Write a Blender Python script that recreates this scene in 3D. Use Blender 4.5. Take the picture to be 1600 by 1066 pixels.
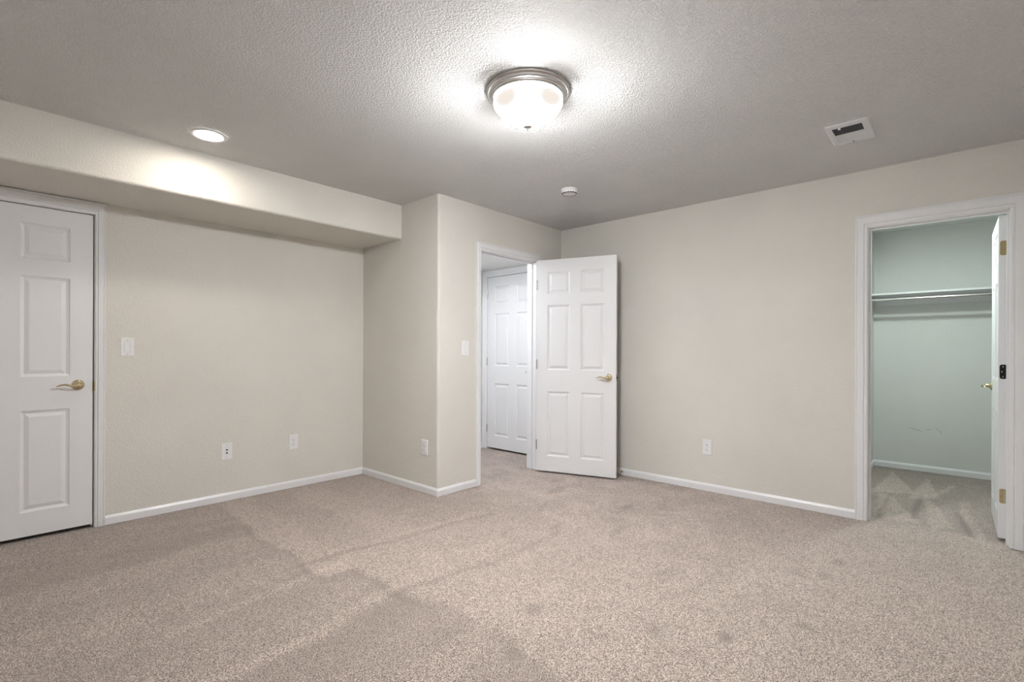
import bpy, bmesh, math, random
import numpy as np
from mathutils import Vector, Matrix

random.seed(4)
for o in list(bpy.data.objects):
    bpy.data.objects.remove(o)
scene = bpy.context.scene
COL = scene.collection
PI = math.pi

# ------------------------------------------------------------------ camera
YAW = math.radians(42.134)
CAM_H = 1.167
cd = bpy.data.cameras.new('camera')
cam = bpy.data.objects.new('camera', cd)
COL.objects.link(cam)
fw = Vector((math.cos(YAW), math.sin(YAW), 0))
rt = Vector((math.sin(YAW), -math.cos(YAW), 0))
up = Vector((0, 0, 1))
m = Matrix((rt, up, -fw)).transposed().to_4x4()
cam.matrix_world = Matrix.Translation((0, 0, CAM_H)) @ m @ Matrix.Rotation(0.0035, 4, 'Z')
cd.sensor_width = 36.0
cd.lens = 775.754 / 1600 * 36
cd.shift_y = 16.787 / 1600
cd.clip_start = 0.02
scene.camera = cam

# ------------------------------------------------------------------ world, exposure
w = bpy.data.worlds.new('world')
scene.world = w
w.use_nodes = True
w.node_tree.nodes['Background'].inputs[0].default_value = (0, 0, 0, 1)
w.node_tree.nodes['Background'].inputs[1].default_value = 0.0
scene.view_settings.view_transform = 'Standard'
scene.view_settings.look = 'None'
scene.view_settings.gamma = 1
scene.view_settings.exposure = 0.0

# lamp strengths and colours, used by the lamps' own builders below
DOME_E, DOME_C = 425.0, (0.985, 0.99, 1.0)
CAN_E, CAN_C = 130.0, (1.0, 0.925, 0.82)
HALL_E, HALL_C = 165.0, (0.91, 0.95, 1.0)
CLOSET_E, CLOSET_C = 265.0, (0.86, 0.98, 0.94)

# measured layout (metres; the camera stands at the origin)
H = 2.44
XB = 2.5638     # face of the wall return beside the alcove
YH = 3.1212     # face of the wall with the hall doorway
XC = 4.2157     # face of the right wall
YL = 4.2378     # face of the alcove wall
YS = 3.6257     # face of the soffit
ZS = 2.1427     # underside of the soffit
T = 0.115       # wall thickness
XW, YW = -0.55, -0.45   # walls behind the camera
XCL = 6.35      # closet back wall
YCL = 0.674     # closet left wall
YCR = -0.95
HCL = 2.40
XHR = 4.245     # hallway right wall
YHE = 4.325     # hallway end wall
XHL = 2.70

# ------------------------------------------------------------------ material helpers
def mat(name):
    mt = bpy.data.materials.new(name)
    mt.use_nodes = True
    nt = mt.node_tree
    return mt, nt, nt.nodes['Principled BSDF']

def coords(nt):
    g = nt.nodes.new('ShaderNodeNewGeometry')
    return g.outputs['Position']

def noise(nt, vec, scale, detail=2, rough=0.5):
    n = nt.nodes.new('ShaderNodeTexNoise')
    nt.links.new(vec, n.inputs['Vector'])
    n.inputs['Scale'].default_value = scale
    n.inputs['Detail'].default_value = detail
    n.inputs['Roughness'].default_value = rough
    return n.outputs['Fac']

def ramp(nt, fac, p0, p1, c0=(0, 0, 0, 1), c1=(1, 1, 1, 1)):
    r = nt.nodes.new('ShaderNodeValToRGB')
    nt.links.new(fac, r.inputs[0])
    r.color_ramp.elements[0].position = p0
    r.color_ramp.elements[1].position = p1
    r.color_ramp.elements[0].color = c0
    r.color_ramp.elements[1].color = c1
    return r.outputs[0]

def math_node(nt, op, a, b):
    n = nt.nodes.new('ShaderNodeMath')
    n.operation = op
    for i, v in enumerate((a, b)):
        if isinstance(v, (int, float)):
            n.inputs[i].default_value = v
        else:
            nt.links.new(v, n.inputs[i])
    return n.outputs[0]

def bump(nt, b, height, strength, dist):
    n = nt.nodes.new('ShaderNodeBump')
    n.inputs['Strength'].default_value = strength
    n.inputs['Distance'].default_value = dist
    nt.links.new(height, n.inputs['Height'])
    nt.links.new(n.outputs[0], b.inputs['Normal'])

def paint(name, col, rough, scale, blotch, dist, strength=1.0, mott=0.03):
    """textured drywall paint: soft raised blobs under flat paint"""
    mt, nt, b = mat(name)
    p = coords(nt)
    n1 = ramp(nt, noise(nt, p, scale, 3, 0.55), 0.42, 0.62)
    n2 = noise(nt, p, scale * 3.1, 2)
    h = math_node(nt, 'ADD', n1, math_node(nt, 'MULTIPLY', n2, blotch))
    bump(nt, b, h, strength, dist)
    lo = tuple(c * (1 - mott) for c in col) + (1,)
    hi = tuple(min(1, c * (1 + mott)) for c in col) + (1,)
    c = ramp(nt, noise(nt, p, 1.7, 4), 0.3, 0.7, lo, hi)
    nt.links.new(c, b.inputs['Base Color'])
    b.inputs['Roughness'].default_value = rough
    return mt

def plain(name, col, rough=0.5, metal=0.0, spec=0.5):
    mt, nt, b = mat(name)
    p = coords(nt)
    lo = tuple(c * 0.98 for c in col) + (1,)
    c = ramp(nt, noise(nt, p, 30, 2), 0.3, 0.7, lo, tuple(col) + (1,))
    nt.links.new(c, b.inputs['Base Color'])
    b.inputs['Roughness'].default_value = rough
    b.inputs['Metallic'].default_value = metal
    b.inputs['Specular IOR Level'].default_value = spec
    return mt

WALL = paint('cream_wall_paint', (0.715, 0.692, 0.645), 0.62, 120, 0.35, 0.0011)
CEIL = paint('textured_ceiling_paint', (0.875, 0.875, 0.87), 0.75, 112, 0.40, 0.0062)
CLOSETP = paint('closet_wall_paint', (0.72, 0.73, 0.71), 0.62, 140, 0.35, 0.0007)
HALLP = paint('hallway_paint', (0.80, 0.80, 0.79), 0.6, 75, 0.35, 0.0015)
TRIM = plain('white_trim_enamel', (0.80, 0.80, 0.815), 0.32)
PLATE = plain('white_plastic_plate', (0.83, 0.83, 0.84), 0.28)
SLOT = plain('dark_socket_slot', (0.03, 0.03, 0.03), 0.6)
BRASS = plain('polished_brass', (0.70, 0.61, 0.41), 0.16, 1.0)
OLDBRASS = plain('dull_brass', (0.42, 0.34, 0.18), 0.38, 1.0)
BLACKM = plain('black_hinge_metal', (0.02, 0.02, 0.02), 0.35, 0.6)
NICKEL = plain('brushed_nickel', (0.62, 0.61, 0.60), 0.26, 1.0)
STEEL = plain('chromed_rod_steel', (0.72, 0.73, 0.72), 0.22, 1.0)
DUCT_SHADE = plain('painted_duct_shade', (0.06, 0.065, 0.075), 0.6)
REGISTER = plain('register_white_enamel', (0.72, 0.73, 0.75), 0.4)
RUBBER = plain('grey_rubber_tip', (0.5, 0.5, 0.48), 0.6)
SCUFF = plain('grey_scuff', (0.20, 0.21, 0.20), 0.8)

def door_mat():
    mt, nt, b = mat('white_moulded_door_paint')
    p = coords(nt)
    mp = nt.nodes.new('ShaderNodeMapping')
    mp.inputs['Scale'].default_value = (1, 1, 0.05)
    nt.links.new(p, mp.inputs['Vector'])
    h = noise(nt, mp.outputs[0], 260, 3, 0.6)
    bump(nt, b, h, 0.35, 0.0008)
    b.inputs['Base Color'].default_value = (0.80, 0.80, 0.815, 1)
    b.inputs['Roughness'].default_value = 0.36
    return mt
DOOR = door_mat()

def carpet_mat():
    mt, nt, b = mat('beige_cut_pile_carpet')
    p = coords(nt)
    f1 = noise(nt, p, 235, 2, 0.7)
    f2 = noise(nt, p, 520, 1, 0.5)
    f = math_node(nt, 'ADD', math_node(nt, 'MULTIPLY', f1, 0.6), math_node(nt, 'MULTIPLY', f2, 0.4))
    r = nt.nodes.new('ShaderNodeValToRGB')
    nt.links.new(f, r.inputs[0])
    e = r.color_ramp.elements
    e[0].position = 0.40; e[0].color = (0.055, 0.042, 0.036, 1)
    e[1].position = 0.60; e[1].color = (0.81, 0.69, 0.61, 1)
    x = e.new(0.5); x.color = (0.335, 0.269, 0.234, 1)
    at = nt.nodes.new('ShaderNodeAttribute')
    at.attribute_name = 'pile_lay'
    big = noise(nt, p, 5.5, 4, 0.6)
    lay = math_node(nt, 'ADD', math_node(nt, 'MULTIPLY', at.outputs['Fac'], 1.25), math_node(nt, 'MULTIPLY', math_node(nt, 'SUBTRACT', big, 0.5), 0.30))
    k = math_node(nt, 'ADD', lay, 1.0)
    vm = nt.nodes.new('ShaderNodeVectorMath')
    vm.operation = 'SCALE'
    nt.links.new(r.outputs[0], vm.inputs[0])
    nt.links.new(k, vm.inputs['Scale'])
    nt.links.new(vm.outputs[0], b.inputs['Base Color'])
    b.inputs['Roughness'].default_value = 0.95
    b.inputs['Specular IOR Level'].default_value = 0.1
    b.inputs['Sheen Weight'].default_value = 0.25
    b.inputs['Sheen Roughness'].default_value = 0.5
    bump(nt, b, f, 0.6, 0.006)
    return mt
CARPET = carpet_mat()

def emis(name, col, strength):
    mt = bpy.data.materials.new(name)
    mt.use_nodes = True
    nt = mt.node_tree
    b = nt.nodes['Principled BSDF']
    b.inputs['Base Color'].default_value = (0.8, 0.8, 0.78, 1)
    b.inputs['Roughness'].default_value = 0.25
    b.inputs['Emission Color'].default_value = tuple(col) + (1,)
    b.inputs['Emission Strength'].default_value = strength
    return mt

# ------------------------------------------------------------------ mesh helpers
def box(bm, x0, x1, y0, y1, z0, z1):
    vs = [bm.verts.new((x, y, z)) for z in (z0, z1) for y in (y0, y1) for x in (x0, x1)]
    for f in ((0, 2, 3, 1), (4, 5, 7, 6), (0, 1, 5, 4), (2, 6, 7, 3), (0, 4, 6, 2), (1, 3, 7, 5)):
        bm.faces.new([vs[i] for i in f])

def prism(bm, pts, vec):
    """extrude polygon pts (3-D) along vec"""
    a = [bm.verts.new(p) for p in pts]
    b = [bm.verts.new(Vector(p) + Vector(vec)) for p in pts]
    n = len(pts)
    bm.faces.new(a[::-1])
    bm.faces.new(b)
    for i in range(n):
        bm.faces.new((a[i], a[(i + 1) % n], b[(i + 1) % n], b[i]))

def lathe(bm, prof, segs=48, mtx=None, cap=True):
    """prof = [(r, z)...] revolved about z, then moved by mtx"""
    mtx = mtx or Matrix.Identity(4)
    rings = []
    for r, z in prof:
        if r < 1e-6:
            rings.append([bm.verts.new(mtx @ Vector((0, 0, z)))])
        else:
            rings.append([bm.verts.new(mtx @ Vector((r * math.cos(2 * PI * i / segs), r * math.sin(2 * PI * i / segs), z))) for i in range(segs)])
    for a, b in zip(rings, rings[1:]):
        for i in range(segs):
            j = (i + 1) % segs
            if len(a) == 1 and len(b) == 1:
                continue
            if len(a) == 1:
                bm.faces.new((a[0], b[j], b[i]))
            elif len(b) == 1:
                bm.faces.new((a[i], a[j], b[0]))
            else:
                bm.faces.new((a[i], a[j], b[j], b[i]))
    if cap:
        for rg in (rings[0], rings[-1]):
            if len(rg) > 1:
                bm.faces.new(rg)

def tube(bm, pts, radii, segs=12, squash=1.0):
    """tube through pts; radii per point; squash flattens along local z"""
    pts = [Vector(p) for p in pts]
    rings = []
    for i, p in enumerate(pts):
        d = (pts[min(i + 1, len(pts) - 1)] - pts[max(i - 1, 0)]).normalized()
        a = Vector((0, 0, 1)) if abs(d.z) < 0.9 else Vector((1, 0, 0))
        s = d.cross(a).normalized()
        t = s.cross(d).normalized()
        r = radii[i] if isinstance(radii, (list, tuple)) else radii
        rings.append([bm.verts.new(p + s * r * math.cos(2 * PI * k / segs) + t * r * squash * math.sin(2 * PI * k / segs)) for k in range(segs)])
    for a, b in zip(rings, rings[1:]):
        for k in range(segs):
            j = (k + 1) % segs
            bm.faces.new((a[k], a[j], b[j], b[k]))
    bm.faces.new(rings[0][::-1])
    bm.faces.new(rings[-1])

def link(name, bm, material, parent=None, smooth=None, bevel=0):
    bmesh.ops.recalc_face_normals(bm, faces=bm.faces)
    me = bpy.data.meshes.new(name)
    bm.to_mesh(me)
    bm.free()
    me.materials.append(material)
    o = bpy.data.objects.new(name, me)
    COL.objects.link(o)
    if parent is not None:
        o.parent = parent
    if smooth is not None:
        me.shade_smooth()
        me.set_sharp_from_angle(angle=math.radians(smooth))
    if bevel:
        md = o.modifiers.new('bevel', 'BEVEL')
        md.width = bevel
        md.segments = 3
        md.limit_method = 'ANGLE'
    return o

def tag(o, label, cat, group=None, kind=None):
    o['label'] = label
    o['category'] = cat
    if group:
        o['group'] = group
    if kind:
        o['kind'] = kind
    return o

def struct(name, bm, material, label, cat, parent=None, smooth=None):
    o = link(name, bm, material, parent, smooth)
    if parent is None:
        tag(o, label, cat, kind='structure')
    return o

def empty(name, loc, rz=0.0):
    o = bpy.data.objects.new(name, None)
    COL.objects.link(o)
    o.location = loc
    o.rotation_euler = (0, 0, rz)
    o.empty_display_size = 0.1
    return o

def dup(root, loc, rz, label):
    r = root.copy()
    COL.objects.link(r)
    r.location = loc
    r.rotation_euler = (0, 0, rz)
    r['label'] = label
    for ch in list(root.children):
        c = ch.copy()
        COL.objects.link(c)
        c.parent = r
        for g in list(ch.children):
            d = g.copy()
            COL.objects.link(d)
            d.parent = c
    return r

# ------------------------------------------------------------------ room shell
def wall_x(name, material, y0, y1, x0, x1, z1, opening, label):
    """wall running along x, opening = (a0, a1, top) or None"""
    bm = bmesh.new()
    if opening:
        a0, a1, top = opening
        pts = [(x0, 0), (a0, 0), (a0, top), (a1, top), (a1, 0), (x1, 0), (x1, z1), (x0, z1)]
    else:
        pts = [(x0, 0), (x1, 0), (x1, z1), (x0, z1)]
    prism(bm, [(a, y0, z) for a, z in pts], (0, y1 - y0, 0))
    return struct(name, bm, material, label, 'wall')

def wall_y(name, material, x0, x1, y0, y1, z1, opening, label):
    bm = bmesh.new()
    if opening:
        a0, a1, top = opening
        pts = [(y0, 0), (a0, 0), (a0, top), (a1, top), (a1, 0), (y1, 0), (y1, z1), (y0, z1)]
    else:
        pts = [(y0, 0), (y1, 0), (y1, z1), (y0, z1)]
    prism(bm, [(x0, a, z) for a, z in pts], (x1 - x0, 0, 0))
    return struct(name, bm, material, label, 'wall')

J = 0.018
LD = (-0.222, 0.579, 2.060)      # left door jamb opening
HD = (3.042, 3.803, 2.052)       # hall doorway
CD = (-0.2155, 0.4785, 2.035)    # closet doorway (along y)
RD = (3.428, 4.244, 2.062)       # closed door inside the hallway (along y)

wall_x('wall_alcove', WALL, YL, YL + T, XW - T, XB + T, H, (LD[0] - J, LD[1] + J, LD[2] + J),
       'cream textured alcove wall under the soffit, beside the closed left door')
wall_x('wall_hall', WALL, YH, YH + T, XB + 0.022, XC, H, (HD[0] - J, HD[1] + J, HD[2] + J),
       'pale cream wall holding the doorway to the hallway')
# wall return with rounded outer corner
bm = bmesh.new()
r = 0.022
pts = [(XB + r - r * math.sin(a), YH + r - r * math.cos(a)) for a in [i * PI / 2 / 8 for i in range(9)]]
pts = [(XB + r, YH + T)] + pts + [(XB, YL), (XB + T, YL), (XB + T, YH + T)]
prism(bm, [(x, y, 0) for x, y in pts], (0, 0, H))
o = struct('wall_return', bm, WALL, 'tan wall return with rounded corner between alcove and hall doorway', 'wall', smooth=25)
wall_y('wall_right', WALL, XC, XC + T, YW - T, YH + T, H, (CD[0] - J, CD[1] + J, CD[2] + J),
       'long cream right wall holding the open closet doorway')
wall_y('wall_left', WALL, XW - T, XW, YW - T, YL, H, None, 'cream side wall behind the viewpoint, left of the room')
wall_x('wall_back', WALL, YW - T, YW, XW, XC, H, None, 'cream back wall behind the viewpoint')
# closet
wall_y('wall_closet_back', CLOSETP, XCL, XCL + T, YCR - T, YCL + T, HCL, None, 'pale green back wall of the closet with grey scuffs')
wall_x('wall_closet_left', CLOSETP, YCL, YCL + T, XC + T, XCL, HCL, None, 'narrow strip of closet side wall behind the left casing')
wall_x('wall_closet_right', CLOSETP, YCR - T, YCR, XC + T, XCL, HCL, None, 'closet side wall hidden behind the open closet door')
# hallway
wall_y('wall_hallway_right', HALLP, XHR, XHR + T, YH + T, YHE + T, 2.30, (RD[0] - J, RD[1] + J, RD[2] + J),
       'white hallway wall holding the closed hallway door')
wall_x('wall_hallway_end', HALLP, YHE, YHE + T, XHL - T, XHR, 2.30, None, 'white hallway end wall left of the closed hallway door')
wall_y('wall_hallway_left', HALLP, XHL - T + 0.02, XHL, YH + T, YHE, 2.30, None, 'white hallway wall hidden behind the wall return')

# ceilings
bm = bmesh.new(); box(bm, XW - T, XC + T, YW - T, YL + T, H, H + 0.1)
struct('ceiling', bm, CEIL, 'knockdown-textured ceiling carrying the dome light', 'ceiling')
bm = bmesh.new(); box(bm, XC + T, XCL, YCR, YCL, HCL, HCL + 0.03)
struct('ceiling_closet', bm, CLOSETP, 'grey-green closet ceiling seen under the closet door head', 'ceiling')
bm = bmesh.new(); box(bm, XHL, XHR, YH + T, YHE, ZS, ZS + 0.1)
struct('ceiling_hallway', bm, HALLP, 'low white hallway ceiling seen through the doorway', 'ceiling')

# soffit with a rounded lower edge
bm = bmesh.new()
r = 0.02
pts = [(YS, H)] + [(YS + r - r * math.cos(a), ZS + r - r * math.sin(a)) for a in [i * PI / 2 / 8 for i in range(9)]] + [(YL, ZS), (YL, H)]
prism(bm, [(XW, y, z) for y, z in pts], (XB - XW, 0, 0))
struct('wall_soffit', bm, WALL, 'dropped cream soffit beam along the alcove, with a rounded lower edge', 'soffit', smooth=25)

# ------------------------------------------------------------------ carpet floor
def smooth(x, a, b):
    t = np.clip((x - a) / (b - a), 0, 1)
    return t * t * (3 - 2 * t)

def build_floor():
    d = 0.02
    x0, x1, y0, y1 = XW - T, XCL + T, YCR - T, YHE + T
    nx = int((x1 - x0) / d) + 1
    ny = int((y1 - y0) / d) + 1
    xs = np.linspace(x0, x1, nx)
    ys = np.linspace(y0, y1, ny)
    X, Y = np.meshgrid(xs, ys)
    rng = np.random.RandomState(3)
    def lump(scale):
        gx, gy = int((x1 - x0) / scale) + 3, int((y1 - y0) / scale) + 3
        g = rng.rand(gy, gx) - 0.5
        u = (X - x0) / scale; v = (Y - y0) / scale
        i = u.astype(int); j = v.astype(int)
        fu = u - i; fv = v - j
        fu = fu * fu * (3 - 2 * fu); fv = fv * fv * (3 - 2 * fv)
        return (g[j, i] * (1 - fu) + g[j, i + 1] * fu) * (1 - fv) + (g[j + 1, i] * (1 - fu) + g[j + 1, i + 1] * fu) * fv
    wob = lump(0.35) * 0.10 + lump(0.12) * 0.035
    WX, WY = X + wob, Y + lump(0.4) * 0.10 + lump(0.12) * 0.03
    N = np.zeros_like(X)
    def area(v, xa, xb, ya, yb, soft=0.02):
        mk = smooth(WX, xa - soft, xa + soft) * (1 - smooth(WX, xb - soft, xb + soft)) * smooth(WY, ya - soft, ya + soft) * (1 - smooth(WY, yb - soft, yb + soft))
        N[:] = N * (1 - mk) + v * mk
    def add_area(v, xa, xb, ya, yb, soft=0.03):
        mk = smooth(WX, xa - soft, xa + soft) * (1 - smooth(WX, xb - soft, xb + soft)) * smooth(WY, ya - soft, ya + soft) * (1 - smooth(WY, yb - soft, yb + soft))
        N[:] += v * mk
    def stroke(v, pts, wd, soft=0.02, wobble=True):
        PX, PY = (WX, WY) if wobble else (X, Y)
        D = np.full_like(X, 9.0)
        for (ax, ay), (bx, by) in zip(pts, pts[1:]):
            L2 = (bx - ax) ** 2 + (by - ay) ** 2 + 1e-9
            t = np.clip(((PX - ax) * (bx - ax) + (PY - ay) * (by - ay)) / L2, 0, 1)
            D = np.minimum(D, np.hypot(PX - ax - t * (bx - ax), PY - ay - t * (by - ay)))
        N[:] += v * (1 - smooth(D, wd, wd + soft))
    def poly(v, pts, soft=0.008):
        n = len(pts)
        ins = np.ones_like(X)
        s = sum(pts[i][0] * pts[(i + 1) % n][1] - pts[(i + 1) % n][0] * pts[i][1] for i in range(n))
        for i in range(n):
            (ax, ay), (bx, by) = pts[i], pts[(i + 1) % n]
            L = math.hypot(bx - ax, by - ay)
            dd = ((bx - ax) * (Y - ay) - (by - ay) * (X - ax)) / L * (1 if s > 0 else -1)
            ins = ins * smooth(dd, -soft, soft)
        N[:] += v * ins
    # left part, vacuum lanes along x, darker lay
    area(-0.10, -1, 1.27, 0.9, 5)
    area(-0.13, -1, 1.45, -2, 2.45, 0.05)
    area(-0.06, -1, 1.27, 3.82, 5)
    add_area(-0.05, -1, 1.27, 3.36, 3.60)
    add_area(0.05, -1, 1.30, 3.10, 3.34)
    add_area(0.05, -1, 1.30, 2.62, 2.86)
    add_area(0.045, -1, 1.40, 1.97, 2.22, 0.05)
    add_area(-0.04, -1, 1.45, 1.70, 1.95)
    add_area(0.06, -1, 1.48, 1.30, 1.50)
    add_area(-0.04, -1, 1.48, 0.9, 1.20)
    add_area(0.04, -1, 1.48, 0.55, 0.85)
    # alcove middle, lanes along y
    area(0.05, 1.28, 1.52, 2.72, 5)
    area(-0.03, 1.52, 1.80, 3.1, 5)
    area(0.06, 1.80, 2.05, 2.62, 5)
    area(0.0, 2.05, 2.50, 2.62, 5)
    # middle, light
    area(0.08, 1.27, 2.58, 2.42, 2.64)
    area(0.05, 1.45, 2.58, 1.98, 2.60)
    area(0.02, 1.45, 2.7, 1.2, 1.95)
    stroke(-0.12, [(2.56, 2.50), (1.91, 2.61), (1.48, 2.69), (1.1, 2.68)], 0.008, 0.03)
    stroke(0.07, [(2.5, 2.56), (1.91, 2.67), (1.48, 2.75)], 0.012, 0.03)
    stroke(-0.12, [(2.62, 1.93), (2.0, 1.90), (1.67, 1.95), (1.45, 1.98)], 0.008, 0.03)
    stroke(0.10, [(1.45, 2.03), (0.99, 2.0), (0.3, 1.95)], 0.02, 0.03)
    stroke(0.09, [(1.50, 2.56), (1.0, 2.47), (0.5, 2.45)], 0.012, 0.03)
    stroke(-0.10, [(1.30, 4.1), (1.26, 3.35), (1.27, 2.8), (1.22, 2.5)], 0.006, 0.03)
    stroke(-0.11, [(1.44, 2.4), (1.44, 1.9), (1.48, 1.7), (1.47, 1.45), (1.40, 1.25)], 0.012, 0.04)
    # right part, trodden
    for cx, cy, rx, ry, v in ((2.091, .694, .055, .035, -.28), (2.426, .474, .04, .03, -.20), (1.958, .906, .05, .04, -.14),
                              (3.069, .559, .07, .04, -.15), (3.325, .497, .07, .04, -.15), (1.70, 1.453, .06, .05, -.18),
                              (3.34, 1.825, .09, .05, -.16), (2.748, 1.395, .06, .04, -.10), (3.21, 2.08, .10, .05, -.14),
                              (3.35, 2.517, .12, .06, -.18), (3.0, .67, .05, .03, -.10), (2.85, 1.625, .12, .025, -.14),
                              (2.65, 2.0, .09, .03, -.16), (2.3, 2.2, .08, .03, -.10), (2.9, 2.3, .10, .04, -.13),
                              (3.5, 1.3, .10, .06, -.08), (2.45, 1.15, .10, .06, -.06), (3.6, 2.7, .12, .07, -.14), (2.75, .95, .25, .10, -.07)):
        a = rng.rand() * 0.8 - 0.2
        u = ((WX - cx) * math.cos(a) + (WY - cy) * math.sin(a)) / rx
        q = (-(WX - cx) * math.sin(a) + (WY - cy) * math.cos(a)) / ry
        N[:] += v * (1 - smooth(np.hypot(u, q), 0.55, 1.15))
    tr = smooth(X, 2.5, 2.9) * (1 - smooth(X, 4.2, 4.3))
    N[:] += tr * (0.07 + (lump(0.16) * 0.16 + lump(0.06) * 0.12) * smooth(Y, 0.3, 1.6))
    hallm = smooth(Y, 3.1, 3.2)
    N[:] += hallm * (X > 2.6) * (lump(0.12) * 0.2)
    # closet, triangular vacuum marks
    cl = smooth(X, 4.25, 4.35)
    N[:] = N * (1 - cl) + cl * (-0.10 + lump(0.2) * 0.10)
    poly(0.30, [(5.15, 0.56), (6.15, 0.50), (5.30, 0.27)])
    poly(0.28, [(5.10, 0.31), (6.12, 0.23), (5.25, 0.13)])
    poly(0.24, [(4.35, 0.42), (5.12, 0.51), (5.15, 0.44), (4.40, 0.20)])
    poly(0.18, [(4.35, 0.15), (5.15, 0.22), (5.15, 0.17), (4.40, 0.02)])
    stroke(-0.26, [(4.40, 0.43), (5.15, 0.44)], 0.004, 0.02, False)
    stroke(-0.24, [(4.5, 0.25), (5.25, 0.24)], 0.004, 0.02, False)
    stroke(0.24, [(5.35, 0.15), (5.85, 0.05)], 0.012, 0.02, False)
    stroke(0.13, [(4.30, -0.10), (4.9, -0.02), (5.3, -0.03)], 0.015, 0.02, False)
    stroke(-0.20, [(4.30, -0.05), (4.9, 0.02)], 0.006, 0.02, False)
    stroke(0.12, [(4.30, 0.45), (4.34, 0.2), (4.28, 0.0), (4.20, -0.15)], 0.02, 0.04, False)
    Z = N * 0.006 - 0.002
    Z -= Z.max()
    Z += 0.0
    verts = np.stack([X.ravel(), Y.ravel(), Z.ravel()], 1)
    me = bpy.data.meshes.new('floor')
    idx = np.arange(nx * ny).reshape(ny, nx)
    q = np.stack([idx[:-1, :-1], idx[:-1, 1:], idx[1:, 1:], idx[1:, :-1]], -1).reshape(-1, 4)
    me.vertices.add(len(verts))
    me.vertices.foreach_set('co', verts.astype(np.float32).ravel())
    me.loops.add(q.size)
    me.loops.foreach_set('vertex_index', q.ravel().astype(np.int32))
    me.polygons.add(len(q))
    me.polygons.foreach_set('loop_start', np.arange(0, q.size, 4, dtype=np.int32))
    me.update(calc_edges=True)
    at = me.attributes.new('pile_lay', 'FLOAT', 'POINT')
    at.data.foreach_set('value', N.ravel().astype(np.float32))
    me.shade_smooth()
    me.materials.append(CARPET)
    o = bpy.data.objects.new('floor', me)
    COL.objects.link(o)
    tag(o, 'beige cut-pile carpet with vacuum lanes and footprints', 'carpet', kind='structure')
build_floor()

# ------------------------------------------------------------------ baseboards
BH = 0.062
BBP = [(0, 0), (0.012, 0), (0.012, BH - 0.016), (0.007, BH - 0.006), (0.004, BH), (0, BH)]   # (out, z)
def baseboard(name, p0, p1, nrm, label, m0=0, m1=0):
    """p0->p1 along the wall face; m0/m1 = +1 outer mitre, -1 inner mitre"""
    p0, p1, n = Vector(p0), Vector(p1), Vector(nrm)
    d = (p1 - p0).normalized()
    bm = bmesh.new()
    a = [bm.verts.new((*(p0 + n * o_ - d * o_ * m0), z)) for o_, z in BBP]
    b = [bm.verts.new((*(p1 + n * o_ + d * o_ * m1), z)) for o_, z in BBP]
    k = len(a)
    bm.faces.new(a); bm.faces.new(b[::-1])
    for i in range(k):
        bm.faces.new((a[i], b[i], b[(i + 1) % k], a[(i + 1) % k]))
    return struct(name, bm, TRIM, label, 'baseboard')
CW = 0.055
baseboard('baseboard_alcove', (LD[1] + CW + 0.003, YL), (XB, YL), (0, -1), 'white baseboard along the alcove wall', 0, -1)
baseboard('baseboard_return', (XB, YL), (XB, YH), (-1, 0), 'white baseboard along the tan wall return', -1, 1)
baseboard('baseboard_hall', (XB, YH), (HD[0] - CW - 0.003, YH), (0, -1), 'short white baseboard between the rounded corner and hall doorway', 1, 0)
baseboard('baseboard_hall_corner', (HD[1] + CW + 0.01, YH), (XC, YH), (0, -1), 'white baseboard behind the open hall door', 0, -1)
baseboard('baseboard_right', (XC, YH), (XC, CD[1] + 0.074), (-1, 0), 'white baseboard along the right wall up to the closet casing', -1, 0)
baseboard('baseboard_closet', (XCL, YCL), (XCL, YCR), (-1, 0), 'white baseboard along the closet back wall', -1, -1)
baseboard('baseboard_closet_side', (XC + T, YCL), (XCL, YCL), (0, -1), 'white baseboard along the closet side wall', 0, -1)
baseboard('baseboard_hallway', (XHL, YHE), (XHR, YHE), (0, -1), 'white baseboard along the hallway end wall', 0, -1)

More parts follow.
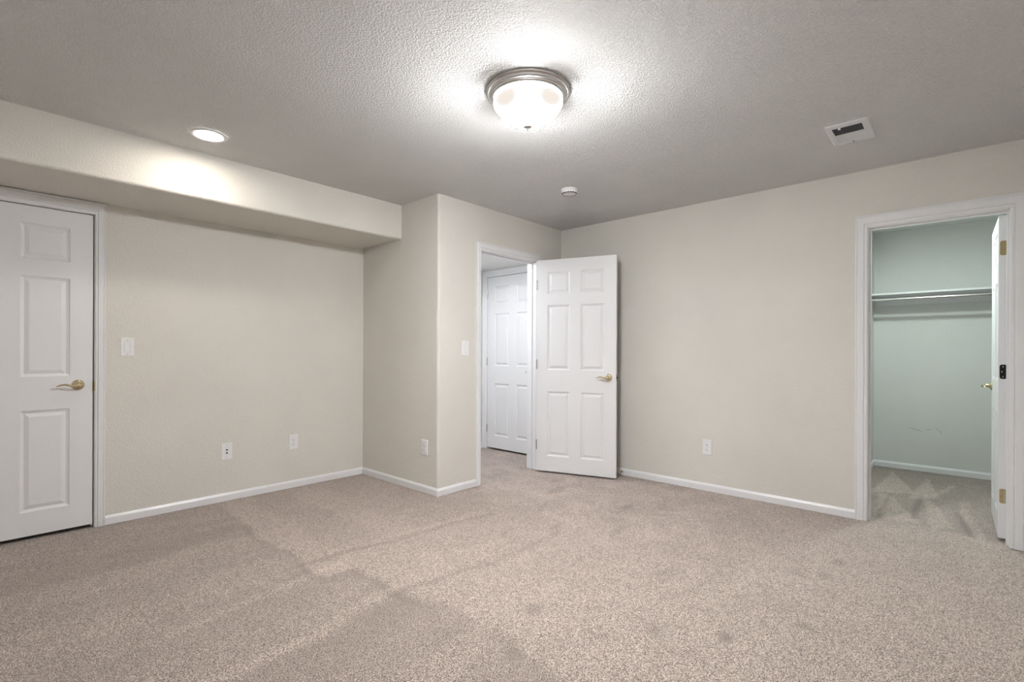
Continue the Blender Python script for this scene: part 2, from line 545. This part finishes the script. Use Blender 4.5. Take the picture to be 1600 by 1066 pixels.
# ------------------------------------------------------------------ door casings and jambs
def casing(name, opening, to_world, wx, wz, label, both=True, stop_at=0.045, stop_w=0.03, back=True):
    """to_world(a, out, z): a along the wall, out = distance out of the wall face (negative = into the wall)"""
    a0, a1, top = opening
    prof = [(0.0, 0.0), (0.0, 0.007), (0.07, 0.010), (0.22, 0.011), (0.27, 0.008), (0.33, 0.014), (0.78, 0.016), (0.85, 0.013), (0.90, 0.017), (1.0, 0.015), (1.0, 0.0)]
    rev = 0.003
    bm = bmesh.new()
    rings = [[], [], [], []]
    for t, h in prof:
        dx, dz = rev + t * wx, rev + t * wz
        for k, (a, z) in enumerate(((a0 - dx, 0.0), (a0 - dx, top + dz), (a1 + dx, top + dz), (a1 + dx, 0.0))):
            rings[k].append(bm.verts.new(to_world(a, h, z)))
    n = len(prof)
    for ra, rb in zip(rings, rings[1:]):
        for i in range(n):
            bm.faces.new((ra[i], ra[(i + 1) % n], rb[(i + 1) % n], rb[i]))
    bm.faces.new(rings[0]); bm.faces.new(rings[-1][::-1])
    o = struct(name, bm, TRIM, label, 'door casing')
    bm = bmesh.new()
    def wb(ax, bx, o0, o1, z0, z1):
        p = [to_world(a, q, z) for z in (z0, z1) for q in (o0, o1) for a in (ax, bx)]
        vs = [bm.verts.new(v) for v in p]
        for f in ((0, 2, 3, 1), (4, 5, 7, 6), (0, 1, 5, 4), (2, 6, 7, 3), (0, 4, 6, 2), (1, 3, 7, 5)):
            bm.faces.new([vs[i] for i in f])
    e = 0.0005
    wb(a0 - J + e, a0, -T, 0.0, 0, top + J - e)
    wb(a1, a1 + J - e, -T, 0.0, 0, top + J - e)
    wb(a0, a1, -T, 0.0, top, top + J - e)
    s0, s1 = -stop_at, -stop_at - stop_w
    wb(a0, a0 + 0.011, s1, s0, 0, top)
    wb(a1 - 0.011, a1, s1, s0, 0, top)
    wb(a0 + 0.011, a1 - 0.011, s1, s0, top - 0.011, top)
    link('jamb', bm, TRIM, o)
    return o

ax = lambda y: (lambda a, out, z: (a, y - out, z))
ay = lambda x: (lambda a, out, z: (x - out, a, z))
trim_left = casing('trim_1', LD, ax(YL), 0.052, 0.076, 'white casing around the closed left door, touching the soffit')
trim_hall = casing('trim_2', HD, ax(YH), 0.054, 0.072, 'white casing around the doorway to the bright hallway')
trim_closet = casing('trim_3', CD, ay(XC), 0.071, 0.084, 'wide white casing around the closet doorway', stop_at=0.035)
trim_hway = casing('trim_4', RD, ay(XHR), 0.068, 0.076, 'white casing around the closed door inside the hallway')

# strike plates on the jambs
def strike(parent, x0, x1, y0, y1, z, m):
    bm = bmesh.new()
    box(bm, x0, x1, y0, y1, z - 0.03, z + 0.03)
    s = link('strike_plate', bm, m, parent)
    s['label'] = 'dark metal strike plate'
strike(trim_hall, HD[0] - 0.0002, HD[0] + 0.0018, YH + 0.004, YH + 0.032, 0.93, OLDBRASS)
strike(trim_left, LD[1] - 0.0018, LD[1] + 0.004, YL - 0.009, YL + 0.012, 0.93, OLDBRASS)

# ------------------------------------------------------------------ doors
ZP = [(0.147, 0.770), (0.978, 1.600), (1.708, 1.922)]    # panel heights above leaf bottom
def leaf_mesh(w, h, t):
    bm = bmesh.new()
    st = 0.114 * w / 0.794
    mu = 0.110 * w / 0.794
    pw = (w - 2 * st - mu) / 2
    xs = [(st, st + pw), (st + pw + mu, w - st)]
    gx = sorted({0, w, *[v for p in xs for v in p]})
    gz = sorted({0, h, *[v for p in ZP for v in p]})
    for y, s in ((0.0, 1), (t, -1)):
        for i in range(len(gx) - 1):
            for j in range(len(gz) - 1):
                X0, X1, Z0, Z1 = gx[i], gx[i + 1], gz[j], gz[j + 1]
                panel = any(abs(X0 - a) < 1e-6 for a, b in xs) and any(abs(Z0 - a) < 1e-6 for a, b in ZP)
                def ring(ins, dep):
                    return [bm.verts.new((x, y + s * dep, z)) for x, z in ((X0 + ins, Z0 + ins), (X1 - ins, Z0 + ins), (X1 - ins, Z1 - ins), (X0 + ins, Z1 - ins))]
                rs = [ring(0, 0)]
                if panel:
                    rs += [ring(0.003, 0.005), ring(0.014, 0.0105), ring(0.018, 0.0115), ring(0.038, 0.003), ring(0.041, 0.0022)]
                for a, b in zip(rs, rs[1:]):
                    for k in range(4):
                        bm.faces.new((a[k], a[(k + 1) % 4], b[(k + 1) % 4], b[k]))
                bm.faces.new(rs[-1])
    # rim
    for (xa, za), (xb, zb) in (((0, 0), (w, 0)), ((w, 0), (w, h)), ((w, h), (0, h)), ((0, h), (0, 0))):
        bm.faces.new([bm.verts.new(v) for v in ((xa, 0, za), (xb, 0, zb), (xb, t, zb), (xa, t, za))])
    bmesh.ops.remove_doubles(bm, verts=bm.verts, dist=1e-5)
    return bm

def lever(parent, x, z, dx, t, side, m=None):
    """lever handle on face side -1 (local y=0, towards -y) or +1 (y=t)"""
    m = m or BRASS
    y0 = 0.0 if side < 0 else t
    s = side
    bm = bmesh.new()
    rot = Matrix.Translation((x, y0, z)) @ Matrix.Rotation(PI / 2 * (1 if s < 0 else -1), 4, 'X')
    lathe(bm, [(0.033, 0.0), (0.0335, 0.004), (0.031, 0.008), (0.026, 0.011), (0.018, 0.014), (0.0135, 0.022), (0.0125, 0.040), (0.013, 0.048), (0.010, 0.056), (0.0, 0.058)], 36, rot)
    h = link('handle', bm, m, parent, smooth=35)
    h['label'] = 'brass lever handle'
    bm = bmesh.new()
    P = [(0.0, 0.049, 0.0), (0.012, 0.051, -0.004), (0.028, 0.052, -0.005), (0.045, 0.051, 0.001), (0.062, 0.050, 0.006), (0.080, 0.048, 0.006), (0.096, 0.045, 0.001), (0.108, 0.041, -0.006)]
    tube(bm, [(x + dx * a, y0 + s * b, z + c) for a, b, c in P], [0.0095, 0.0095, 0.009, 0.008, 0.0075, 0.007, 0.0065, 0.004], 14, 0.85)
    link('lever', bm, m, h, smooth=50)
    return h

def rounded_rect(cx, cz, hw, hh, r, n=5):
    pts = []
    for qx, qz, a0 in ((1, 1, 0), (-1, 1, PI / 2), (-1, -1, PI), (1, -1, 3 * PI / 2)):
        for i in range(n + 1):
            a = a0 + PI / 2 * i / n
            pts.append((cx + qx * (hw - r) + r * math.cos(a), cz + qz * (hh - r) + r * math.sin(a)))
    return pts

def knuckle_hinge(parent, x, y, z, m, label):
    bm = bmesh.new()
    for k in range(5):
        lathe(bm, [(0.0062, -0.044 + k * 0.018), (0.0062, -0.044 + k * 0.018 + 0.0172)], 14, Matrix.Translation((x, y, z)))
    lathe(bm, [(0.0, -0.049), (0.005, -0.046), (0.005, 0.046), (0.0, 0.050)], 12, Matrix.Translation((x, y, z)))
    h = link('hinge', bm, m, parent, smooth=40)
    h['label'] = label
    return h

DT = 0.035
# door_1: closed, alcove wall, opening away
d1 = empty('door_1', (LD[0] + 0.003, YL + 0.006, 0.024))
tag(d1, 'closed white six-panel door under the soffit at the far left', 'door', kind='structure')
W1 = LD[1] - LD[0] - 0.009
link('door_leaf', leaf_mesh(W1, 2.0305, DT), DOOR, d1)
lever(d1, W1 - 0.074, 0.918, -1, DT, -1)
lever(d1, W1 - 0.074, 0.918, -1, DT, 1)

# door_2: hall door, swung open into the room
A = Vector((3.752, 3.073)); B = Vector((3.994, 2.331))
u = (B - A).normalized()
W2 = (B - A).length
d2 = empty('door_2', (A.x, A.y, 0.016), math.atan2(u.y, u.x))
tag(d2, 'white six-panel door swung open into the room beside the hallway doorway', 'door', kind='structure')
link('door_leaf', leaf_mesh(W2, 2.040, DT), DOOR, d2)
lever(d2, W2 - 0.070, 0.917, -1, DT, -1)
lever(d2, W2 - 0.070, 0.917, -1, DT, 1)
bm = bmesh.new()
prism(bm, [(W2 + 0.0003, y_, z_) for y_, z_ in rounded_rect(DT / 2, 0.917, 0.0125, 0.029, 0.006)], (0.0014, 0, 0))
lp = link('latch_plate', bm, OLDBRASS, d2); lp['label'] = 'dull brass latch plate on the door edge'
bm = bmesh.new(); box(bm, W2 + 0.001, W2 + 0.010, DT / 2 - 0.006, DT / 2 + 0.006, 0.909, 0.925)
link('latch_bolt', bm, SLOT, lp)
for z_ in (1.80, 1.03, 0.25):
    hg = knuckle_hinge(d2, 0.004, -0.0035, z_, NICKEL, 'small metal hinge')
    bm = bmesh.new()
    box(bm, -0.0012, 0.0004, 0.001, DT - 0.002, z_ - 0.044, z_ + 0.044)
    link('hinge_plate', bm, NICKEL, hg)

# door_3: closed door in the hallway
d3 = empty('door_3', (XHR + 0.004, RD[1] - 0.003, 0.020), -PI / 2)
tag(d3, 'closed white six-panel door inside the bright hallway', 'door', kind='structure')
W3 = RD[1] - RD[0] - 0.0065
link('door_leaf', leaf_mesh(W3, 2.037, DT), DOOR, d3)
lever(d3, W3 - 0.068, 0.918, -1, DT, -1)
for z_ in (1.83, 1.03, 0.23):
    knuckle_hinge(d3, 0.0, -0.010, z_, NICKEL, 'silver hinge')

# door_4: closet door, swung open into the closet, seen nearly edge-on
P0 = Vector((5.030, -0.1655)); P1 = Vector((4.336, -0.1725))
v = (P1 - P0).normalized()
W4 = (P1 - P0).length
d4 = empty('door_4', (P0.x, P0.y, 0.018), math.atan2(v.y, v.x))
tag(d4, 'white closet door swung open into the closet, seen edge-on with three hinges', 'door', kind='structure')
link('door_leaf', leaf_mesh(W4, 2.010, DT), DOOR, d4)
lever(d4, 0.066, 0.917, 1, DT, -1)
lever(d4, 0.066, 0.917, 1, DT, 1)
for z_, m_, lb in ((1.805, OLDBRASS, 'dull brass hinge'), (1.035, BLACKM, 'black middle hinge'), (0.262, BRASS, 'brass hinge')):
    bm = bmesh.new()
    prism(bm, [(W4 + 0.0003, y_, zz) for y_, zz in rounded_rect(0.022, z_, 0.0165, 0.045, 0.011)], (0.0016, 0, 0))
    hg = link('hinge', bm, m_, d4)
    hg['label'] = lb
    bm = bmesh.new()
    for k in range(5):
        lathe(bm, [(0.0062, -0.044 + k * 0.018), (0.0062, -0.044 + k * 0.018 + 0.0172)], 14, Matrix.Translation((W4 - 0.002, DT + 0.0065, z_)))
    link('knuckle', bm, m_, hg, smooth=40)
    bm = bmesh.new()
    for dy, dz in ((0.014, 0.031), (0.010, 0.0), (0.014, -0.031)):
        lathe(bm, [(0.0038, 0), (0.0032, 0.0016), (0, 0.002)], 12, Matrix.Translation((W4 + 0.0019, dy + 0.006, z_ + dz)) @ Matrix.Rotation(PI / 2, 4, 'Y'))
    link('screw', bm, NICKEL if m_ is BLACKM else OLDBRASS, hg, smooth=40)

# ------------------------------------------------------------------ spring door stop on the right baseboard
ds = empty('door_stop', (XC - 0.0122, 2.385, 0.036))
tag(ds, 'small spring door stop on the right baseboard beside the open door', 'door stop')
bm = bmesh.new()
lathe(bm, [(0.010, 0), (0.010, 0.004), (0.006, 0.007), (0, 0.007)], 20, Matrix.Rotation(-PI / 2, 4, 'Y'))
link('stop_base', bm, OLDBRASS, ds, smooth=40)
bm = bmesh.new()
hp = [(-0.006 - 0.058 * i / 160, 0.0062 * math.cos(i * 2 * PI / 16), 0.0062 * math.sin(i * 2 * PI / 16)) for i in range(161)]
tube(bm, hp, 0.0014, 6)
link('spring', bm, OLDBRASS, ds, smooth=60)
bm = bmesh.new()
lathe(bm, [(0, 0.060), (0.0075, 0.061), (0.0085, 0.066), (0.008, 0.074), (0.005, 0.077), (0, 0.078)], 20, Matrix.Rotation(-PI / 2, 4, 'Y'))
link('rubber_tip', bm, RUBBER, ds, smooth=50)

# ------------------------------------------------------------------ wall plates (local: face towards -y, plate centred at origin)
def plate_bm(hw=0.0385, hh=0.0635):
    bm = bmesh.new()
    o_ = rounded_rect(0, 0, hw, hh, 0.003, 3)
    i_ = rounded_rect(0, 0, hw - 0.004, hh - 0.004, 0.002, 3)
    rings = []
    for pts, y in ((o_, -0.0004), (o_, -0.003), (i_, -0.0062)):
        rings.append([bm.verts.new((x, y, z)) for x, z in pts])
    n = len(o_)
    for a, b in zip(rings, rings[1:]):
        for k in range(n):
            bm.faces.new((a[k], a[(k + 1) % n], b[(k + 1) % n], b[k]))
    bm.faces.new(rings[-1]); bm.faces.new(rings[0][::-1])
    return bm

def screw_bm(zs):
    bm = bmesh.new()
    for z in zs:
        lathe(bm, [(0.0034, 0.0055), (0.003, 0.0072), (0, 0.0076)], 12, Matrix.Translation((0, 0, z)) @ Matrix.Rotation(PI / 2, 4, 'X'))
    return bm

def outlet(loc, rz, label):
    t = empty('electrical_outlet', loc, rz)
    tag(t, label, 'outlet', 'duplex outlets low on the walls')
    link('cover_plate', plate_bm(), PLATE, t)
    for s in (1, -1):
        bm = bmesh.new()
        prism(bm, [(x, -0.0058, z) for x, z in rounded_rect(0, s * 0.0205, 0.0165, 0.0145, 0.007)], (0, -0.0028, 0))
        rc = link('receptacle', bm, PLATE, t)
        bm = bmesh.new()
        for x, hh in ((-0.0062, 0.0042), (0.0062, 0.0034)):
            box(bm, x - 0.0012, x + 0.0012, -0.0090, -0.0084, s * 0.0205 + 0.003 - hh, s * 0.0205 + 0.003 + hh)
        lathe(bm, [(0.0027, 0.0084), (0.0027, 0.0090)], 12, Matrix.Translation((0, 0, s * 0.0205 - 0.0078)) @ Matrix.Rotation(PI / 2, 4, 'X'))
        sl = link('slots', bm, SLOT, rc); sl['label'] = 'dark socket slots'
    link('screw', screw_bm([0]), NICKEL, t)
    return t

def switch(loc, rz, label):
    t = empty('light_switch', loc, rz)
    tag(t, label, 'light switch', 'rocker light switches')
    link('cover_plate', plate_bm(), PLATE, t)
    bm = bmesh.new()
    # frame
    for a in ((-0.0178, -0.0166, -0.034, 0.034), (0.0166, 0.0178, -0.034, 0.034), (-0.0178, 0.0178, -0.034, -0.0328), (-0.0178, 0.0178, 0.0328, 0.034)):
        box(bm, a[0], a[1], -0.0066, -0.0058, a[2], a[3])
    g = link('rocker_frame', bm, RUBBER, t); g['label'] = 'thin grey gap around the rocker'
    bm = bmesh.new()
    prism(bm, [(-0.0162, -0.0055, -0.0322), (-0.0162, -0.0055, 0.0322), (-0.0162, -0.0072, 0.0322), (-0.0162, -0.0086, 0.0), (-0.0162, -0.0112, -0.0322)], (0.0324, 0, 0))
    link('rocker', bm, PLATE, t)
    for zz in (0.0485, -0.0485):
        link('screw', screw_bm([zz]), NICKEL, t)
    return t

o1 = outlet((1.897, YL, 0.389), 0, 'white duplex outlet on the alcove wall, nearest the tan wall return')
dup(o1, (XB, 3.288, 0.373), -PI / 2, 'white duplex outlet low on the narrow tan wall return')
dup(o1, (XC, 1.5855, 0.366), -PI / 2, 'white duplex outlet low on the long right wall')
s1 = switch((0.7535, YL, 1.190), 0, 'white rocker light switch beside the closed left door')
dup(s1, (2.856, YH, 1.195), 0, 'white rocker light switch beside the doorway to the hallway')
cp = empty('cable_outlet', (1.377, YL, 0.384))
tag(cp, 'white wall plate with two dark round jacks on the alcove wall', 'wall plate')
link('cover_plate', plate_bm(), PLATE, cp)
for s in (0.012, -0.012):
    bm = bmesh.new()
    lathe(bm, [(0.0062, 0.0058), (0.0062, 0.0100), (0.0045, 0.0102), (0.0, 0.0090)], 18, Matrix.Translation((0, 0, s)) @ Matrix.Rotation(PI / 2, 4, 'X'))
    j_ = link('jack', bm, SLOT, cp, smooth=40); j_['label'] = 'dark round jack'
for zz in (0.0485, -0.0485):
    link('screw', screw_bm([zz]), NICKEL, cp)

# ------------------------------------------------------------------ smoke detector
sd = empty('smoke_detector', (3.180, 2.278, H))
tag(sd, 'round white smoke detector on the ceiling between the dome light and right wall', 'smoke detector')
bm = bmesh.new(); lathe(bm, [(0.062, -0.0005), (0.065, -0.004), (0.065, -0.010), (0.060, -0.014), (0, -0.014)], 48)
link('mounting_base', bm, PLATE, sd, smooth=40)
bm = bmesh.new(); lathe(bm, [(0.055, -0.0142), (0.0585, -0.018), (0.0585, -0.030), (0.052, -0.037), (0.040, -0.039), (0, -0.039)], 48)
link('housing', bm, PLATE, sd, smooth=35)
bm = bmesh.new()
for k in range(18):
    a0 = 2 * PI * k / 18
    a1 = a0 + 2 * PI / 18 * 0.72
    pts = [(r_ * math.cos(a), r_ * math.sin(a), -0.0372 + zz) for a, r_, zz in ((a0, 0.0535, 0.0), (a1, 0.0535, 0.0), (a1, 0.0585, 0.0045), (a0, 0.0585, 0.0045))]
    prism(bm, pts, (0, 0, -0.0022))
lo = link('vent_slots', bm, SLOT, sd); lo['label'] = 'ring of dark vent slots'

# ------------------------------------------------------------------ ceiling air register
VX, VY = 3.424, 0.479
vt = empty('ceiling_vent', (VX, VY, H))
tag(vt, 'white rectangular two-way air vent in the ceiling above the right wall', 'air vent')
hx, hy = 0.166, 0.103
bm = bmesh.new()
ix, iy = 0.112, 0.070
o4 = [(-hx, -hy), (hx, -hy), (hx, hy), (-hx, hy)]
m4 = [(-hx + .008, -hy + .008), (hx - .008, -hy + .008), (hx - .008, hy - .008), (-hx + .008, hy - .008)]
i4 = [(-ix, -iy), (ix, -iy), (ix, iy), (-ix, iy)]
rings = [[bm.verts.new((x, y, z)) for x, y in pts] for pts, z in ((o4, -0.0005), (o4, -0.002), (m4, -0.006), (i4, -0.0065), (i4, -0.0008))]
for a, b in zip(rings, rings[1:]):
    for k in range(4):
        bm.faces.new((a[k], a[(k + 1) % 4], b[(k + 1) % 4], b[k]))
link('face_frame', bm, REGISTER, vt)
bm = bmesh.new(); box(bm, -ix, ix, -iy, iy, -0.0010, -0.0004)  # dark sheet stands in for the shade inside the duct
dk = link('duct_backing', bm, DUCT_SHADE, vt); dk['label'] = 'dark sheet in place of the shaded duct behind the slats'
for k in range(12):
    xk = -ix + 0.010 + k * (2 * ix - 0.020) / 11
    s = -1 if k < 6 else 1
    bm = bmesh.new()
    if s < 0:
        prism(bm, [(xk - 0.0012, -iy, -0.0012), (xk + 0.0000, -iy, -0.0012), (xk + 0.0012, -iy, -0.0048), (xk, -iy, -0.0048)], (0, 2 * iy, 0))
    else:
        prism(bm, [(xk - 0.0100, -iy, -0.0014), (xk - 0.0088, -iy, -0.0012), (xk + 0.0088, -iy, -0.0058), (xk + 0.0076, -iy, -0.0062)], (0, 2 * iy, 0))
    link('slat', bm, REGISTER if s > 0 else DUCT_SHADE, vt)  # near half of the slats coloured dark, as if in shade
bm = bmesh.new()
box(bm, -0.003, 0.003, -iy, iy, -0.0070, -0.0012)
link('divider', bm, REGISTER, vt)
bm = bmesh.new()
box(bm, -ix - 0.004, -ix + 0.010, 0.028, 0.040, -0.014, -0.0062)
link('damper_lever', bm, REGISTER, vt, bevel=0.001)
bm = bmesh.new()
lathe(bm, [(0.005, -0.0062), (0.004, -0.0085), (0, -0.009)], 14, Matrix.Translation((hx - 0.022, 0.0, 0)))
sc_ = link('screw', bm, SLOT, vt, smooth=40); sc_['label'] = 'dark screw head'

# ------------------------------------------------------------------ dome ceiling light
def dome_glass_mat():
    mt = emis('lit_frosted_glass', DOME_C, DOME_E)
    nt = mt.node_tree
    b = nt.nodes['Principled BSDF']
    tc = nt.nodes.new('ShaderNodeTexCoord')
    sp = nt.nodes.new('ShaderNodeSeparateXYZ')
    nt.links.new(tc.outputs['Object'], sp.inputs[0])
    # several bulbs inside: the frosted glass between them, near the rim, glows faintly and warm
    az = nt.nodes.new('ShaderNodeMath'); az.operation = 'ARCTAN2'
    nt.links.new(sp.outputs['Y'], az.inputs[0]); nt.links.new(sp.outputs['X'], az.inputs[1])
    lobes = math_node(nt, 'COSINE', math_node(nt, 'MULTIPLY', math_node(nt, 'SUBTRACT', az.outputs[0], math.atan2(-1.574, -1.85)), 4.0), 0.0)
    lob = math_node(nt, 'MULTIPLY', math_node(nt, 'SUBTRACT', 1.0, lobes), 0.5)
    def band(z0, z1):
        mr = nt.nodes.new('ShaderNodeMapRange'); mr.interpolation_type = 'SMOOTHSTEP'
        nt.links.new(sp.outputs['Z'], mr.inputs[0])
        mr.inputs[1].default_value = z0; mr.inputs[2].default_value = z1
        return mr.outputs[0]
    zz = math_node(nt, 'MULTIPLY', math_node(nt, 'ADD', sp.outputs['Z'], 0.083), 1 / 0.035)
    zb = math_node(nt, 'MAXIMUM', math_node(nt, 'SUBTRACT', 1.0, math_node(nt, 'MULTIPLY', zz, zz)), 0.0)
    dim = math_node(nt, 'MULTIPLY', lob, zb)
    hot = math_node(nt, 'SUBTRACT', 1.0, dim)
    st = math_node(nt, 'ADD', math_node(nt, 'MULTIPLY', math_node(nt, 'MULTIPLY', math_node(nt, 'POWER', hot, 10.0), math_node(nt, 'ADD', math_node(nt, 'MULTIPLY', band(-0.046, -0.145), 0.925), 0.075)), DOME_E), 0.86)
    nt.links.new(st, b.inputs['Emission Strength'])
    mc = nt.nodes.new('ShaderNodeMix'); mc.data_type = 'RGBA'
    nt.links.new(dim, mc.inputs[0])
    mc.inputs[6].default_value = DOME_C + (1,)
    mc.inputs[7].default_value = (1.0, 0.90, 0.80, 1)
    nt.links.new(mc.outputs[2], b.inputs['Emission Color'])
    b.inputs['Base Color'].default_value = (0.12, 0.12, 0.12, 1)
    return mt
LX, LY = 1.850, 1.574
cl_ = empty('ceiling_light', (LX, LY, H))
tag(cl_, 'lit frosted-glass dome light with brushed nickel rim in mid ceiling', 'ceiling light')
bm = bmesh.new()
lathe(bm, [(0.0, -0.0005), (0.203, -0.0005), (0.206, -0.004), (0.205, -0.010), (0.197, -0.016), (0.196, -0.022), (0.190, -0.020), (0.187, -0.026), (0.181, -0.028), (0.180, -0.033), (0.174, -0.036), (0.172, -0.040), (0.164, -0.041), (0.158, -0.040), (0, -0.040)], 96, cap=False)
link('metal_rim', bm, NICKEL, cl_, smooth=40)
bm = bmesh.new()
gp = [(0.158, -0.0405), (0.166, -0.0445), (0.168, -0.060), (0.167, -0.071), (0.160, -0.082), (0.149, -0.094), (0.136, -0.104), (0.124, -0.114), (0.112, -0.126), (0.097, -0.140), (0.078, -0.152), (0.054, -0.161), (0.028, -0.166), (0.0, -0.167)]
lathe(bm, gp, 96, cap=False)
link('glass_shade', bm, dome_glass_mat(), cl_, smooth=80)
bm = bmesh.new()
lathe(bm, [(0.0, -0.1665), (0.015, -0.167), (0.023, -0.170), (0.023, -0.175), (0.014, -0.181), (0.006, -0.182), (0.007, -0.187), (0.004, -0.191), (0, -0.192)], 32)
link('finial', bm, NICKEL, cl_, smooth=45)

# ------------------------------------------------------------------ recessed can light
rl = empty('recessed_light', (0.968, 3.292, H))
tag(rl, 'round lit recessed downlight in the ceiling beside the soffit', 'ceiling light')
bm = bmesh.new()
lathe(bm, [(0.097, -0.0004), (0.098, -0.004), (0.092, -0.008), (0.078, -0.009), (0.073, -0.007), (0.070, -0.0004)], 64, cap=False)
link('trim_ring', bm, PLATE, rl, smooth=50)
bm = bmesh.new()
lathe(bm, [(0.071, -0.0008), (0.071, -0.0035), (0.055, -0.0055), (0, -0.0065)], 48)
link('lens', bm, emis('lit_downlight_lens', CAN_C, CAN_E), rl, smooth=50)

# ------------------------------------------------------------------ hallway and closet fixtures (out of direct view)
hl = empty('hallway_light', (3.26, 3.64, ZS))
tag(hl, 'round flush ceiling light in the hallway, hidden left of the doorway', 'ceiling light')
bm = bmesh.new(); lathe(bm, [(0.10, -0.0005), (0.105, -0.006), (0.104, -0.024), (0.096, -0.026), (0.094, -0.014), (0, -0.014)], 40, cap=False)  # unseen rim shaped to block sideways light and send it down
link('base', bm, PLATE, hl, smooth=40)
bm = bmesh.new(); lathe(bm, [(0.088, -0.0145), (0.092, -0.028), (0.075, -0.035), (0, -0.040)], 40)
link('glass_shade', bm, emis('lit_hallway_glass', HALL_C, HALL_E), hl, smooth=60)
ct = empty('closet_light', (4.95, 0.22, HCL))
tag(ct, 'round flush ceiling light inside the closet above the door', 'ceiling light')
bm = bmesh.new(); lathe(bm, [(0.10, -0.0005), (0.105, -0.006), (0.104, -0.036), (0.096, -0.038), (0.094, -0.014), (0, -0.014)], 40, cap=False)  # unseen deep rim added to keep the lamp's light off the closet ceiling
link('base', bm, PLATE, ct, smooth=40)
bm = bmesh.new(); lathe(bm, [(0.088, -0.0145), (0.092, -0.028), (0.075, -0.035), (0, -0.040)], 40)
link('glass_shade', bm, emis('lit_closet_glass', CLOSET_C, CLOSET_E), ct, smooth=60)

# ------------------------------------------------------------------ closet shelf and rod
sh = empty('closet_shelf', (XCL, YCL, 1.735))
tag(sh, 'long white closet shelf on the closet back wall above the rod', 'shelf')
ln = YCL - YCR
bm = bmesh.new(); box(bm, -0.305, -0.0005, -ln + 0.001, -0.001, 0, 0.018)
link('shelf_board', bm, TRIM, sh, bevel=0.002)
bm = bmesh.new(); box(bm, -0.019, -0.0005, -ln + 0.001, -0.001, -0.085, -0.0005)
link('cleat', bm, TRIM, sh)
rd = empty('closet_rod', (XCL - 0.285, YCL, 1.690))
tag(rd, 'thin metal hanging rod just under the closet shelf', 'closet rod')
bm = bmesh.new()
lathe(bm, [(0.0145, 0.002), (0.0145, ln - 0.002)], 24, Matrix.Rotation(PI / 2, 4, 'X'))
link('rod', bm, STEEL, rd, smooth=40)
for yy in (-0.001, -ln + 0.007):
    bm = bmesh.new()
    lathe(bm, [(0.028, 0), (0.028, 0.004), (0.019, 0.006)], 24, Matrix.Translation((0, yy, 0)) @ Matrix.Rotation(PI / 2, 4, 'X'))
    link('end_socket', bm, STEEL, rd, smooth=40)

# scuffs on the closet back wall, part of that wall
wcb = bpy.data.objects['wall_closet_back']
for pts in ([(0.386, 0.424), (0.350, 0.412), (0.315, 0.407), (0.290, 0.392)], [(0.255, 0.414), (0.215, 0.419)], [(0.180, 0.434), (0.160, 0.420), (0.134, 0.394)]):
    bm = bmesh.new()
    tube(bm, [(XCL - 0.0003, y_, z_) for y_, z_ in pts], 0.0022, 6, 0.6)
    link('scuff_mark', bm, SCUFF, wcb)
